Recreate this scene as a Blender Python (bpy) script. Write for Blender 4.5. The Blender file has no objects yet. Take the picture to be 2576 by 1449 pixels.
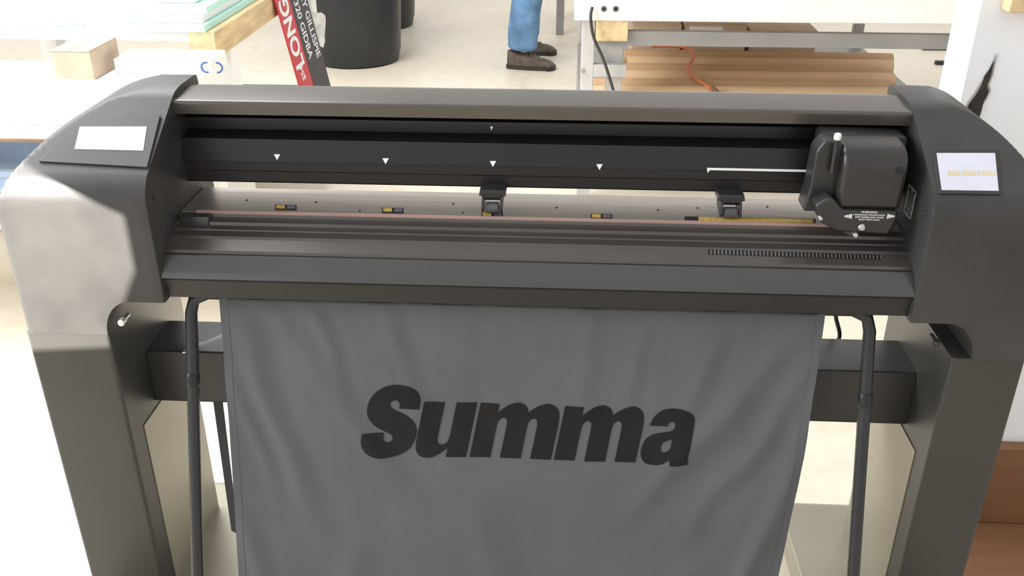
import bpy, bmesh, math, random
from mathutils import Vector, Matrix, noise
random.seed(7)
S = bpy.context.scene
COL = S.collection
try:
    S.view_settings.view_transform = 'Standard'
except Exception:
    pass
# ------------------------------------------------------------------ camera
FPX, PITCH, YAW = 2400.0, math.radians(27.0), math.radians(3.2)
CAM = Vector((0, -1.365, 1.55))
FW = Vector((-math.sin(YAW)*math.cos(PITCH), math.cos(YAW)*math.cos(PITCH), -math.sin(PITCH)))
RT = Vector((math.cos(YAW), math.sin(YAW), 0))
UP = RT.cross(FW)
cd = bpy.data.cameras.new('camera'); cam = bpy.data.objects.new('camera', cd); COL.objects.link(cam)
cd.sensor_width = 36; cd.lens = 36*FPX/2576; cd.clip_start = .05
cam.matrix_world = Matrix(((RT.x, UP.x, -FW.x, CAM.x), (RT.y, UP.y, -FW.y, CAM.y), (RT.z, UP.z, -FW.z, CAM.z), (0, 0, 0, 1)))
S.camera = cam

def ray(px, py):
    return FW + RT*((px-1288)/FPX) - UP*((py-724.5)/FPX)
def P(px, py, x=None, y=None, z=None):
    d = ray(px, py)
    if x is not None: t = (x-CAM.x)/d.x
    elif y is not None: t = (y-CAM.y)/d.y
    else: t = (z-CAM.z)/d.z
    return CAM + d*t
def PP(px, py, p0, n):
    d = ray(px, py)
    return CAM + d*((Vector(p0)-CAM).dot(n)/d.dot(n))

# ------------------------------------------------------------------ materials
def mat(name, col, rough=.5, metal=0, var=.12, scale=12, bump=0, bscale=200, stretch=None, emit=0, spec=.5, detail=4):
    m = bpy.data.materials.new(name); m.use_nodes = True
    nt = m.node_tree; N = nt.nodes; L = nt.links
    b = N['Principled BSDF']
    b.inputs['Roughness'].default_value = rough; b.inputs['Metallic'].default_value = metal
    b.inputs['Specular IOR Level'].default_value = spec
    tc = N.new('ShaderNodeTexCoord'); mp = N.new('ShaderNodeMapping')
    L.new(tc.outputs['Object'], mp.inputs['Vector'])
    if stretch: mp.inputs['Scale'].default_value = stretch
    nz = N.new('ShaderNodeTexNoise'); nz.inputs['Scale'].default_value = scale; nz.inputs['Detail'].default_value = detail
    L.new(mp.outputs['Vector'], nz.inputs['Vector'])
    rp = N.new('ShaderNodeValToRGB'); L.new(nz.outputs['Fac'], rp.inputs['Fac'])
    rp.color_ramp.elements[0].position = .3; rp.color_ramp.elements[1].position = .7
    rp.color_ramp.elements[0].color = [max(0, c*(1-var)) for c in col]+[1]
    rp.color_ramp.elements[1].color = [min(1, c*(1+var)) for c in col]+[1]
    L.new(rp.outputs['Color'], b.inputs['Base Color'])
    if bump:
        n2 = N.new('ShaderNodeTexNoise'); n2.inputs['Scale'].default_value = bscale
        L.new(mp.outputs['Vector'], n2.inputs['Vector'])
        bp = N.new('ShaderNodeBump'); bp.inputs['Strength'].default_value = bump; bp.inputs['Distance'].default_value = .002
        L.new(n2.outputs['Fac'], bp.inputs['Height']); L.new(bp.outputs['Normal'], b.inputs['Normal'])
    if emit:
        L.new(rp.outputs['Color'], b.inputs['Emission Color']); b.inputs['Emission Strength'].default_value = emit
    return m
M = {}
M['housing'] = mat('housing_black', (.034, .032, .030), .48, 0, .32, 7, .15, 700, detail=8)
M['beam'] = mat('beam_black', (.105, .093, .083), .27, .5, .08, 5, .05, 600)
M['rail'] = mat('rail_black', (.012, .012, .014), .36, .2, .12, 5, .05, 600)
M['lowrail'] = mat('rail_dark', (.008, .005, .005), .5, 0, .2, 5)
M['apron'] = mat('apron_grey', (.092, .083, .075), .25, .5, .08, 4, .05, 500)
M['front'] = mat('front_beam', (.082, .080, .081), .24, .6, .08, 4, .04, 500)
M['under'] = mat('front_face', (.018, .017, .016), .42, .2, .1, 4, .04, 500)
M['platen'] = mat('platen_metal', (.50, .455, .41), .30, .85, .12, 6, .06, 120, (1, 30, 30))
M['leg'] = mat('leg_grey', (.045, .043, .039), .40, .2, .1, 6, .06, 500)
M['leglit'] = mat('leg_lit_beige', (.30, .28, .22), .42, .3, .10, 3, .05, 400)  # beige takes in floor light reflected on the legs; feet share it
M['stand'] = mat('stand_beam', (.040, .038, .036), .34, .3, .1, 6)
M['tube'] = mat('tube_black', (.015, .015, .017), .35, 0, .1, 10)
M['rubber'] = mat('rubber', (.012, .012, .012), .6, 0, .2, 20)
M['cloth'] = mat('banner_cloth', (.106, .109, .117), .85, 0, .08, 5, .2, 900, spec=.3)
M['ink'] = mat('letter_ink', (.0145, .0140, .0140), .8, 0, .15, 15, spec=.2)
M['white'] = mat('white_mark', (.85, .85, .85), .5, 0, .03, 10)
M['label'] = mat('white_label', (.92, .92, .92), .5, 0, .02, 10, emit=.35)  # faint glow added to the sticker to stand for overexposed white
M['screen'] = mat('screen', (.50, .50, .58), .25, 0, .05, 20, emit=.25)
M['tan'] = mat('screen_tan', (.50, .45, .30), .4, 0, .1, 30, emit=.18)
M['yellow'] = mat('grit_yellow', (.50, .34, .08), .75, 0, .25, 150, .3, 800)
M['slot'] = mat('slot_black', (.006, .006, .006), .6, 0, .1, 10)
M['pink'] = mat('strip_pink', (.42, .28, .25), .5, 0, .1, 10)
M['silver'] = mat('silver', (.55, .55, .54), .25, .9, .1, 30)
M['greyroll'] = mat('roller_grey', (.10, .10, .11), .5, 0, .3, 40)
M['carr'] = mat('carriage_black', (.022, .021, .021), .36, 0, .15, 20, .1, 900)
M['cover'] = mat('motor_cover_black', (.032, .029, .027), .32, .2, .15, 12, .08, 900)
M['tablew'] = mat('table_white', (.88, .86, .81), .5, 0, .05, 3)
M['paperw'] = mat('white_board', (.90, .90, .89), .6, 0, .03, 5)
M['steel'] = mat('steel_grey', (.30, .29, .28), .45, .3, .1, 6)
M['steell'] = mat('steel_light', (.50, .49, .47), .5, .1, .1, 6)
M['wood'] = mat('timber', (.66, .50, .28), .6, 0, .2, 6, .1, 60, (6, 1, 6))
M['woodbr'] = mat('wood_brown', (.205, .098, .045), .5, 0, .08, 5, .05, 60, (1, 6, 8))
M['woodpl'] = mat('wood_pale', (.200, .098, .047), .5, 0, .08, 5, .05, 60, (1, 6, 8))
M['kraft'] = mat('kraft', (.60, .41, .245), .7, 0, .06, 5, .03, 80)
M['kraftb'] = mat('kraft_mid', (.47, .30, .165), .7, 0, .06, 5, .03, 80)
M['kraftd'] = mat('kraft_core', (.22, .13, .07), .8, 0, .15, 20)
M['card'] = mat('cardboard', (.60, .46, .34), .75, 0, .08, 8, .05, 200)
M['cardpale'] = mat('cardboard_pale', (.42, .31, .23), .75, 0, .12, 8)
M['foam'] = mat('foam_teal', (.52, .83, .76), .6, 0, .05, 8)
M['foamd'] = mat('foam_green', (.20, .55, .45), .6, 0, .08, 8)
M['orange'] = mat('cord_orange', (.62, .17, .06), .45, 0, .1, 20)
M['black'] = mat('cable_black', (.02, .02, .02), .5, 0, .1, 20)
M['bin'] = mat('bin_black', (.018, .019, .021), .42, 0, .2, 5, .1, 60)
M['denim'] = mat('denim', (.125, .245, .42), .85, 0, .35, 9, .6, 90)
M['shoe'] = mat('shoe_brown', (.090, .068, .050), .6, 0, .4, 25, .3, 120)
M['sole'] = mat('shoe_sole', (.03, .026, .022), .7, 0, .2, 20)
M['lace'] = mat('lace', (.16, .13, .105), .8, 0, .2, 30)
M['skin'] = mat('skin', (.55, .36, .27), .5, 0, .08, 15)
M['shirt'] = mat('shirt', (.30, .30, .31), .85, 0, .1, 10)
M['hair'] = mat('hair', (.06, .04, .03), .7, 0, .3, 60)
M['signred'] = mat('sign_red', (.58, .03, .04), .4, 0, .08, 6)
M['signblk'] = mat('sign_black', (.025, .02, .022), .4, 0, .1, 6)
M['navy'] = mat('navy', (.05, .10, .26), .5, 0, .1, 6)
M['blue'] = mat('crate_blue', (.40, .50, .64), .5, 0, .1, 6)
M['wall'] = mat('wall_white', (.88, .89, .92), .7, 0, .03, 3, .05, 60)
M['tear'] = mat('wall_tear', (.035, .030, .026), .9, 0, .5, 20, .5, 60)
M['tornedge'] = mat('torn_edge', (.42, .38, .33), .9, 0, .3, 40)

def floor_mat():
    m = bpy.data.materials.new('concrete_floor'); m.use_nodes = True
    nt = m.node_tree; N = nt.nodes; L = nt.links; b = N['Principled BSDF']
    tc = N.new('ShaderNodeTexCoord')
    n1 = N.new('ShaderNodeTexNoise'); n1.inputs['Scale'].default_value = .9; n1.inputs['Detail'].default_value = 8
    n2 = N.new('ShaderNodeTexNoise'); n2.inputs['Scale'].default_value = 14; n2.inputs['Detail'].default_value = 6
    v = N.new('ShaderNodeTexVoronoi'); v.feature = 'DISTANCE_TO_EDGE'; v.inputs['Scale'].default_value = .6
    wn = N.new('ShaderNodeTexNoise'); wn.inputs['Scale'].default_value = 2.5
    mx = N.new('ShaderNodeMix'); mx.data_type = 'VECTOR'; mx.inputs[0].default_value = .35
    for n in (n1, n2, wn): L.new(tc.outputs['Object'], n.inputs['Vector'])
    L.new(tc.outputs['Object'], mx.inputs[4]); L.new(wn.outputs['Color'], mx.inputs[5]); L.new(mx.outputs[1], v.inputs['Vector'])
    r1 = N.new('ShaderNodeValToRGB'); L.new(n1.outputs['Fac'], r1.inputs['Fac'])
    r1.color_ramp.elements[0].position = .35; r1.color_ramp.elements[0].color = (.70, .625, .50, 1)
    r1.color_ramp.elements[1].position = .65; r1.color_ramp.elements[1].color = (.78, .715, .595, 1)
    r2 = N.new('ShaderNodeValToRGB'); L.new(n2.outputs['Fac'], r2.inputs['Fac'])
    r2.color_ramp.elements[0].position = .3; r2.color_ramp.elements[0].color = (.93, .92, .91, 1)
    r2.color_ramp.elements[1].position = .6; r2.color_ramp.elements[1].color = (1, 1, 1, 1)
    r3 = N.new('ShaderNodeValToRGB'); L.new(v.outputs['Distance'], r3.inputs['Fac'])
    r3.color_ramp.elements[0].position = 0; r3.color_ramp.elements[0].color = (.93, .91, .88, 1)
    r3.color_ramp.elements[1].position = .008; r3.color_ramp.elements[1].color = (1, 1, 1, 1)
    a = N.new('ShaderNodeMix'); a.data_type = 'RGBA'; a.blend_type = 'MULTIPLY'; a.inputs[0].default_value = 1
    c = N.new('ShaderNodeMix'); c.data_type = 'RGBA'; c.blend_type = 'MULTIPLY'; c.inputs[0].default_value = 1
    L.new(r1.outputs['Color'], a.inputs[6]); L.new(r2.outputs['Color'], a.inputs[7])
    L.new(a.outputs[2], c.inputs[6]); L.new(r3.outputs['Color'], c.inputs[7])
    L.new(c.outputs[2], b.inputs['Base Color']); b.inputs['Roughness'].default_value = .45
    return m
M['floor'] = floor_mat()

# ------------------------------------------------------------------ mesh helpers
def nb(): return bmesh.new()
def box(bm, x0, x1, y0, y1, z0, z1):
    v = [bm.verts.new(c) for c in ((x0,y0,z0),(x1,y0,z0),(x1,y1,z0),(x0,y1,z0),(x0,y0,z1),(x1,y0,z1),(x1,y1,z1),(x0,y1,z1))]
    for f in ((0,1,2,3),(4,5,6,7),(0,1,5,4),(1,2,6,5),(2,3,7,6),(3,0,4,7)): bm.faces.new([v[i] for i in f])
    return bm
def prism(bm, pts, a0, a1, axis):
    def mk(p, a):
        return {'x': (a, p[0], p[1]), 'y': (p[0], a, p[1]), 'z': (p[0], p[1], a)}[axis]
    A = [bm.verts.new(mk(p, a0)) for p in pts]; B = [bm.verts.new(mk(p, a1)) for p in pts]
    n = len(pts)
    bm.faces.new(A); bm.faces.new(B)
    for i in range(n): bm.faces.new((A[i], A[(i+1) % n], B[(i+1) % n], B[i]))
    return bm
def plate(bm, pts, n, th, off=0):
    n = Vector(n).normalized()
    A = [bm.verts.new(Vector(p)+n*off) for p in pts]; B = [bm.verts.new(Vector(p)+n*(off+th)) for p in pts]
    k = len(pts); bm.faces.new(A); bm.faces.new(B)
    for i in range(k): bm.faces.new((A[i], A[(i+1) % k], B[(i+1) % k], B[i]))
    return bm
def fillet(pts, r, n=5):
    out = []; k = len(pts)
    for i, p in enumerate(pts):
        rr = r[i] if isinstance(r, (list, tuple)) else r
        p = Vector(p); a = Vector(pts[i-1])-p; b = Vector(pts[(i+1) % k])-p
        if rr <= 0: out.append(tuple(p)); continue
        d = min(rr, a.length*.49, b.length*.49)
        s, e = p+a.normalized()*d, p+b.normalized()*d
        for j in range(n+1):
            t = j/n; out.append(tuple(s*(1-t)**2+p*2*t*(1-t)+e*t*t))
    return out
def tube(bm, pts, r, n=12, cap=True):
    pts = [Vector(p) for p in pts]; rings = []
    d0 = (pts[1]-pts[0]).normalized(); u = d0.orthogonal().normalized()
    for i, p in enumerate(pts):
        d = (pts[min(i+1, len(pts)-1)]-pts[max(i-1, 0)]).normalized()
        u = (u-d*u.dot(d)).normalized(); w = d.cross(u)
        rr = r[i] if isinstance(r, (list, tuple)) else r
        rings.append([bm.verts.new(p+(u*math.cos(2*math.pi*k/n)+w*math.sin(2*math.pi*k/n))*rr) for k in range(n)])
    for a, b in zip(rings, rings[1:]):
        for k in range(n): bm.faces.new((a[k], a[(k+1) % n], b[(k+1) % n], b[k]))
    if cap: bm.faces.new(rings[0]); bm.faces.new(rings[-1])
    return bm
def smoothpath(pts, k=6):
    pts = [Vector(p) for p in pts]; out = []
    for i in range(len(pts)-1):
        p0, p1, p2, p3 = pts[max(i-1, 0)], pts[i], pts[i+1], pts[min(i+2, len(pts)-1)]
        for j in range(k):
            t = j/k
            out.append(.5*((2*p1)+(p2-p0)*t+(2*p0-5*p1+4*p2-p3)*t*t+(3*p1-p0-3*p2+p3)*t**3))
    out.append(pts[-1]); return out
def lathe(bm, prof, c=(0, 0, 0), n=32, axis='z', mod=None):
    rings = []
    for r, h in prof:
        ring = []
        for k in range(n):
            a = 2*math.pi*k/n; q = r*(mod(a, h) if mod else 1)
            p = {'z': (q*math.cos(a), q*math.sin(a), h), 'x': (h, q*math.cos(a), q*math.sin(a)), 'y': (q*math.cos(a), h, q*math.sin(a))}[axis]
            ring.append(bm.verts.new(Vector(p)+Vector(c)))
        rings.append(ring)
    for a, b in zip(rings, rings[1:]):
        for k in range(n): bm.faces.new((a[k], a[(k+1) % n], b[(k+1) % n], b[k]))
    if prof[0] != prof[-1]:
        bm.faces.new(rings[0]); bm.faces.new(rings[-1])
    return bm
def off(parent):
    o = Vector((0, 0, 0))
    while parent is not None: o += parent.location; parent = parent.parent
    return o
def obj(name, bm, m, parent=None, bevel=0, ang=38, local=False, seg=2, label=None):
    if not local and parent is not None: bmesh.ops.translate(bm, verts=bm.verts, vec=-off(parent))
    bmesh.ops.recalc_face_normals(bm, faces=bm.faces)
    me = bpy.data.meshes.new(name); bm.to_mesh(me); bm.free()
    me.materials.append(m)
    me.shade_smooth(); me.set_sharp_from_angle(angle=math.radians(ang))
    o = bpy.data.objects.new(name, me); COL.objects.link(o); o.parent = parent
    if bevel:
        md = o.modifiers.new('bevel', 'BEVEL'); md.width = bevel; md.segments = seg; md.limit_method = 'ANGLE'; md.angle_limit = math.radians(40)
    if label: o['label'] = label
    return o
def thing(name, label, cat, loc=(0, 0, 0), group=None, rotz=0):
    o = bpy.data.objects.new(name, None); COL.objects.link(o); o.location = loc; o.rotation_euler = (0, 0, rotz)
    o.empty_display_size = .05
    return tag(o, label, cat, group)
def tag(o, label, cat, group=None):
    o['label'] = label; o['category'] = cat
    if group: o['group'] = group
    return o
def struct(name, bm, m, parent=None, **k):
    o = obj(name, bm, m, parent, **k)
    o['kind'] = 'structure'
    return o
def mesh_of(ob):
    bpy.context.view_layer.update()
    dg = bpy.context.evaluated_depsgraph_get()
    return bpy.data.meshes.new_from_object(ob.evaluated_get(dg))
def text_bm(s, size, bold=0, shear=0, sx=1, sy=1):
    cu = bpy.data.curves.new('txt', 'FONT'); cu.body = s; cu.size = size; cu.offset = bold; cu.shear = shear
    cu.align_x = 'CENTER'; cu.align_y = 'CENTER'; cu.resolution_u = 4
    ob = bpy.data.objects.new('txt', cu); COL.objects.link(ob)
    me = mesh_of(ob); bm = nb(); bm.from_mesh(me)
    bpy.data.objects.remove(ob); bpy.data.meshes.remove(me)
    bmesh.ops.scale(bm, vec=(sx, sy, 1), verts=bm.verts)
    return bm
def place(bm, c, right, up):
    right = Vector(right).normalized(); up = Vector(up).normalized(); n = right.cross(up); c = Vector(c)
    mtx = Matrix(((right.x, up.x, n.x, c.x), (right.y, up.y, n.y, c.y), (right.z, up.z, n.z, c.z), (0, 0, 0, 1)))
    bmesh.ops.transform(bm, matrix=mtx, verts=bm.verts)
    return bm
def join(bm, other):
    me = bpy.data.meshes.new('tmp'); other.to_mesh(me); other.free(); bm.from_mesh(me); bpy.data.meshes.remove(me); return bm

# ------------------------------------------------------------------ setting
struct('floor', box(nb(), -9, 9, -4, 14, -.1, 0), M['floor'])
# ------------------------------------------------------------------ the cutter
XL, XR = -.653, .560
cut = thing('vinyl_cutter', 'wide black vinyl cutting machine on a two legged floor stand', 'cutting machine', (-.0465, .15, 0))

def head(xi, sg, W, a0, RZ, ZT, YB):
    RX = W-a0; zs = .985
    ws = [0, .0015, .004, .02, .04]+[.061+.0489*math.sin(math.pi/2*k/10) for k in range(11)]+[.111]
    ws += [a0+RX*math.sin(math.pi/2*k/40) for k in range(41)]
    ws = sorted(set(round(w, 5) for w in ws))
    zt = lambda w: ZT if w < a0 else ZT-RZ+RZ*math.sqrt(max(0, 1-((w-a0)/RX)**2))
    def zb(w):
        if w <= .061: return .809
        if w < .1099: return .744+.065*math.sqrt(max(0, 1-((w-.061)/.049)**2))
        return .744
    def yo(w):
        d = W-w; r = .014
        if d < r: return r-math.sqrt(max(0, r*r-(r-d)**2))
        r = .004
        if w < r: return r-math.sqrt(max(0, r*r-(r-w)**2))
        return 0
    f = (ZT-1.0265)/(1.122-1.0265)
    prof = [(.001, .993), (.004, 1.006), (.011, 1.018), (.020, 1.0265)]
    up = [(.020+.145*k/36, 1.0265+.0865*k/36) for k in range(1, 37)]
    up += [(.175, 1.1175), (.19, 1.1205), (.21, 1.122), (.24, 1.122), (YB-.012, 1.122), (YB-.003, 1.119), (YB, 1.11)]
    prof += [(y, 1.0265+(z-1.0265)*f) for y, z in up]
    bm = nb(); loops = []
    for w in ws:
        t, b = zt(w), zb(w); lp = []
        for k in range(15):
            lp.append((max(0, yo(w)), min(b+k/14*(zs-b), t)))
        for y, z in prof: lp.append((max(y, yo(w)), min(z, t)))
        lp.append((YB, min(.9, t))); lp.append((YB, b)); lp.append((.15, b))
        loops.append([bm.verts.new((xi+sg*w, y, z)) for y, z in lp])
    n = len(loops[0])
    for a, b in zip(loops, loops[1:]):
        for k in range(n): bm.faces.new((a[k], a[(k+1) % n], b[(k+1) % n], b[k]))
    bm.faces.new(loops[0]); bm.faces.new(loops[-1])
    bmesh.ops.remove_doubles(bm, verts=bm.verts, dist=2e-5)
    bmesh.ops.dissolve_degenerate(bm, edges=bm.edges, dist=1e-5)
    return bm
hl = obj('end_housing', head(XL, -1, .254, .022, .20, 1.121, .285), M['housing'], cut, ang=30)
hr = obj('end_housing', head(XR, 1, .200, .040, .20, 1.1165, .300), M['housing'], cut, ang=30)
SN = Vector((0, -.60, 1)).normalized(); SP = (0, .02, 1.0265)
sl = lambda px, py: PP(px, py, SP, SN)
KR = (1.1165-1.0265)/(1.122-1.0265)
SNR = Vector((0, -.60*KR, 1)).normalized()
slr = lambda px, py: PP(px, py, SP, SNR)
pl = [sl(*q) for q in ((98, 408), (372, 424), (405, 292), (335, 280), (245, 305), (150, 355))]
obj('control_plate', plate(nb(), pl, SN, .003), M['housing'], hl, bevel=.001)
obj('blank_label', plate(nb(), [sl(*q) for q in ((203, 322), (371, 322), (362, 382), (190, 378))], SN, .0006, .003), M['label'], hl, label='white rectangular sticker')
obj('screen_bezel', plate(nb(), [slr(*q) for q in ((2346, 379), (2509, 379), (2519, 490), (2361, 488))], SNR, .0015), M['carr'], hr, bevel=.0006)
obj('touch_screen', plate(nb(), [slr(*q) for q in ((2355, 387), (2502, 387), (2511, 482), (2368, 480))], SNR, .0006, .0015), M['screen'], hr, label='bright pale display')
bm = nb()
for a, b, c, d in ((2381, 2412, 432, 443), (2416, 2452, 432, 443), (2455, 2464, 432, 443), (2467, 2503, 432, 443)):
    plate(bm, [slr(*q) for q in ((a, c), (b, c), (b+1, d), (a+1, d))], SNR, .0003, .0021)
obj('screen_text', bm, M['tan'], hr)
# screws on the housings' inner edges
for x, sg, par in ((XL, 1, hl), (XR, -1, hr)):
    for y, z in ((.028, .985), (.18, 1.095), (.03, .85)):
        bm = lathe(nb(), [(.0045, 0), (.0045, .0015), (.003, .0026)], (0, 0, 0), 12, 'x')
        if sg < 0: bmesh.ops.scale(bm, vec=(-1, 1, 1), verts=bm.verts)
        bmesh.ops.translate(bm, verts=bm.verts, vec=(x, y, z))
        obj('screw', bm, M['carr'], par)
# stand screws in the notches
for px, py, par, k in ((311, 806, hl, .8), (2353, 858, hr, .75)):
    p = P(px, py, y=.02)
    bm = lathe(nb(), [(.005*k, -.02), (.005*k, 0), (.008*k, .001), (.008*k, .010), (.006*k, .012)], p, 16, 'y')
    bmesh.ops.rotate(bm, cent=p, matrix=Matrix.Rotation(math.pi, 3, 'Z'), verts=bm.verts)
    obj('lock_screw', bm, M['silver'] if par is hl else M['carr'], par, label='silver screw' if par is hl else None)
# warning sticker on the right housing's inner side
bm = nb(); xs = XR-.0006
a, b = .082, .117; z0, z1 = .953, 1.000
for (ya, yb, za, zb_) in ((a, b, z0, z0+.0012), (a, b, z1-.0012, z1), (a, a+.0012, z0, z1), (b-.0012, b, z0, z1)):
    box(bm, xs-.0004, xs, ya, yb, za, zb_)
for k, s in enumerate(('WARNING', 'HAZARDOUS MOVING PARTS', 'KEEP FINGERS AND OTHER', 'BODY PARTS AWAY')):
    t = text_bm(s, .0052 if k else .008, .0001)
    place(t, (xs-.0005, .110-.0075*k, (z0+z1)/2), (0, 0, 1), (0, 1, 0)); 
    bmesh.ops.scale(t, vec=(1, 1, .75), space=Matrix.Translation((0, 0, -(z0+z1)/2)), verts=t.verts)
    join(bm, t)
obj('warning_sticker', bm, M['white'], hr, label='white outlined warning text')

# beam
PRF = fillet([(.163, 1.083), (.160, 1.106), (.245, 1.112), (.282, 1.100), (.282, 1.02), (.276, 1.02), (.276, 1.085), (.17, 1.085)], [0, .006, .01, .012, 0, 0, 0, 0], 5)
tc_ = obj('top_cover', prism(nb(), PRF, XL, XR, 'x'), M['beam'], cut)
RP = [(.262, 1.088), (.212, 1.088), (.212, 1.070), (.200, 1.066), (.200, 1.060), (.206, 1.058), (.206, 1.044), (.190, 1.040), (.172, 1.038), (.164, 1.001), (.262, 1.001)]
rail = obj('guide_rail', prism(nb(), RP, XL, XR, 'x'), M['rail'], cut, ang=20)
lr = obj('lower_rail', prism(nb(), [(.172, 1.0008), (.170, .990), (.170, .982), (.172, .980), (.172, .962), (.176, .958), (.25, .958), (.25, 1.0008)], XL, XR, 'x'), M['lowrail'], cut, ang=20)
# marks on the rail's face
FN = Vector((0, -.037, .008)).normalized(); FP = (0, .164, 1.001)
fc = lambda px, py: PP(px, py, FP, FN)
for px, py in ((697, 395), (970, 405), (1240, 412), (1508, 420)):
    obj('pointer_mark', plate(nb(), [fc(px-8, py-7), fc(px+8, py-7), fc(px, py+8)], FN, .0004), M['white'], rail, label='small white triangle')
bm = plate(nb(), [fc(1778, 422), fc(2036, 427), fc(2036, 433), fc(1786, 428), fc(1780, 435)], FN, .0004)
obj('range_mark', bm, M['white'], rail, label='long white line')
bm = plate(nb(), [P(1233, 318, y=.199), P(1241, 318, y=.199), P(1236, 328, y=.199)], (0, -1, 0), .0005)
obj('centre_mark', bm, M['white'], rail)
# platen
plat = obj('platen', box(nb(), XL, XR, .118, .234, .905, .925), M['platen'], cut, bevel=.002)
PZ = .9252
pz = lambda px, py: P(px, py, z=PZ)
for px, py in ((718, 522), (987, 530), (1237, 540), (1512, 545)):
    s = obj('roller_slot', plate(nb(), [pz(px-26, py-7), pz(px+28, py-6), pz(px+28, py+6), pz(px-26, py+5)], (0, 0, 1), .0006), M['slot'], plat)
    obj('grit_roller', plate(nb(), [pz(px-23, py-4), pz(px-1, py-4), pz(px-1, py+4), pz(px-23, py+3)], (0, 0, 1), .0012, .0006), M['yellow'], plat, label='small yellow grit covered roller')
    obj('plain_roller', plate(nb(), [pz(px+5, py-4), pz(px+25, py-4), pz(px+25, py+4), pz(px+5, py+4)], (0, 0, 1), .0010, .0006), M['greyroll'], plat)
obj('roller_slot', plate(nb(), [pz(1722, 545), pz(2052, 551), pz(2052, 565), pz(1722, 558)], (0, 0, 1), .0006), M['slot'], plat)
obj('grit_roller', plate(nb(), [pz(1757, 548), pz(2045, 554), pz(2045, 562), pz(1757, 557)], (0, 0, 1), .0014, .0006), M['yellow'], plat, label='long yellow grit covered roller')
for px, py in ((795, 508), (905, 530), (1140, 512), (1165, 535), (1400, 522), (1755, 523), (1930, 520), (620, 503), (1655, 528)):
    obj('platen_hole', lathe(nb(), [(.0022, .9251), (.0022, .9255)], (pz(px, py).x, pz(px, py).y, 0), 10), M['slot'], plat)
p0, p1 = P(497, 527, z=.926), P(2150, 572, z=.926)
obj('cutting_strip', box(nb(), p0.x, XR-.02, .116, .1215, .92, .9265), M['pink'], cut, label='thin pink strip')
obj('stop_block', box(nb(), P(455, 545, y=.1).x, P(527, 548, y=.1).x, .094, .114, .905, .9245), M['front'], cut, bevel=.002)
# apron and front beam
AP = [(.1155, .9225), (.113, .918), (.098, .915), (.096, .910), (.084, .9075), (.083, .9055), (.066, .9030), (.062, .8992), (.060, .9005), (.036, .8905), (.033, .886), (.033, .87), (.1155, .87)]
apron = obj('front_apron', prism(nb(), AP, XL, XR, 'x'), M['apron'], cut, ang=12)
FB = fillet([(.030, .8865), (.026, .8865), (.007, .862), (.004, .853), (.020, .853), (.12, .853), (.12, .868), (.030, .868)], [0, .002, .003, 0, 0, 0, 0, 0], 3)
fb = obj('front_beam', prism(nb(), FB, XL, XR, 'x'), M['front'], cut, ang=15)
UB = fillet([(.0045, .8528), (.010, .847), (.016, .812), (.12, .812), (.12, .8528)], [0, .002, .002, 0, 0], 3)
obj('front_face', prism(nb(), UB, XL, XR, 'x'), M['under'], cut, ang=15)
AN = Vector((0, -.010, .024)).normalized(); A0 = (0, .060, .9005)
bm = nb()
for k in range(46):
    x = 1784+k*(2212-1784)/45; y = 634+k*13/45
    q = [PP(x-3, y-6, A0, AN), PP(x+2.4, y-6, A0, AN), PP(x+3.4, y+6.5, A0, AN), PP(x-2, y+6.5, A0, AN)]
    plate(bm, q, AN, .0006)
obj('ruler_marks', bm, M['slot'], apron)
bm = nb()
for k in range(46):
    x = 1787+k*(2212-1784)/45; y = 634+k*13/45
    q = [PP(x, y-4, A0, AN), PP(x+1.6, y-4, A0, AN), PP(x+2.4, y+5, A0, AN), PP(x+.8, y+5, A0, AN)]
    plate(bm, q, AN, .0008)
obj('ruler_ridges', bm, M['steel'], apron)

# pinch rollers
def pinch(px):
    q = P(px, 480, y=.15); x = q.x
    br = obj('pinch_bracket', prism(nb(), fillet([(x-.023, .957), (x+.023, .957), (x+.021, .968), (x-.021, .968)], .002), .135, .18, 'y'), M['carr'], cut, bevel=.001)
    for s in (-1, 1):
        arm = prism(nb(), fillet([(.172, .960), (.172, .940), (.128, .930), (.122, .938), (.128, .955), (.14, .960)], .004), x+s*.0155-.002, x+s*.0155+.002, 'x')
        obj('roller_fork', arm, M['carr'], br)
    obj('clamp_top', prism(nb(), fillet([(.17, .962), (.17, .946), (.145, .946), (.130, .955), (.134, .962)], .004), x-.0135, x+.0135, 'x'), M['rail'], br)
    obj('pinch_wheel', lathe(nb(), [(.003, x-.012), (.0085, x-.011), (.0095, x-.009), (.0095, x+.009), (.0085, x+.011), (.003, x+.012)], (0, .136, .9365), 20, 'x'), M['greyroll'], br, label='grey rubber pinch wheel')
pinch(1240); pinch(1838)

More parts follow.
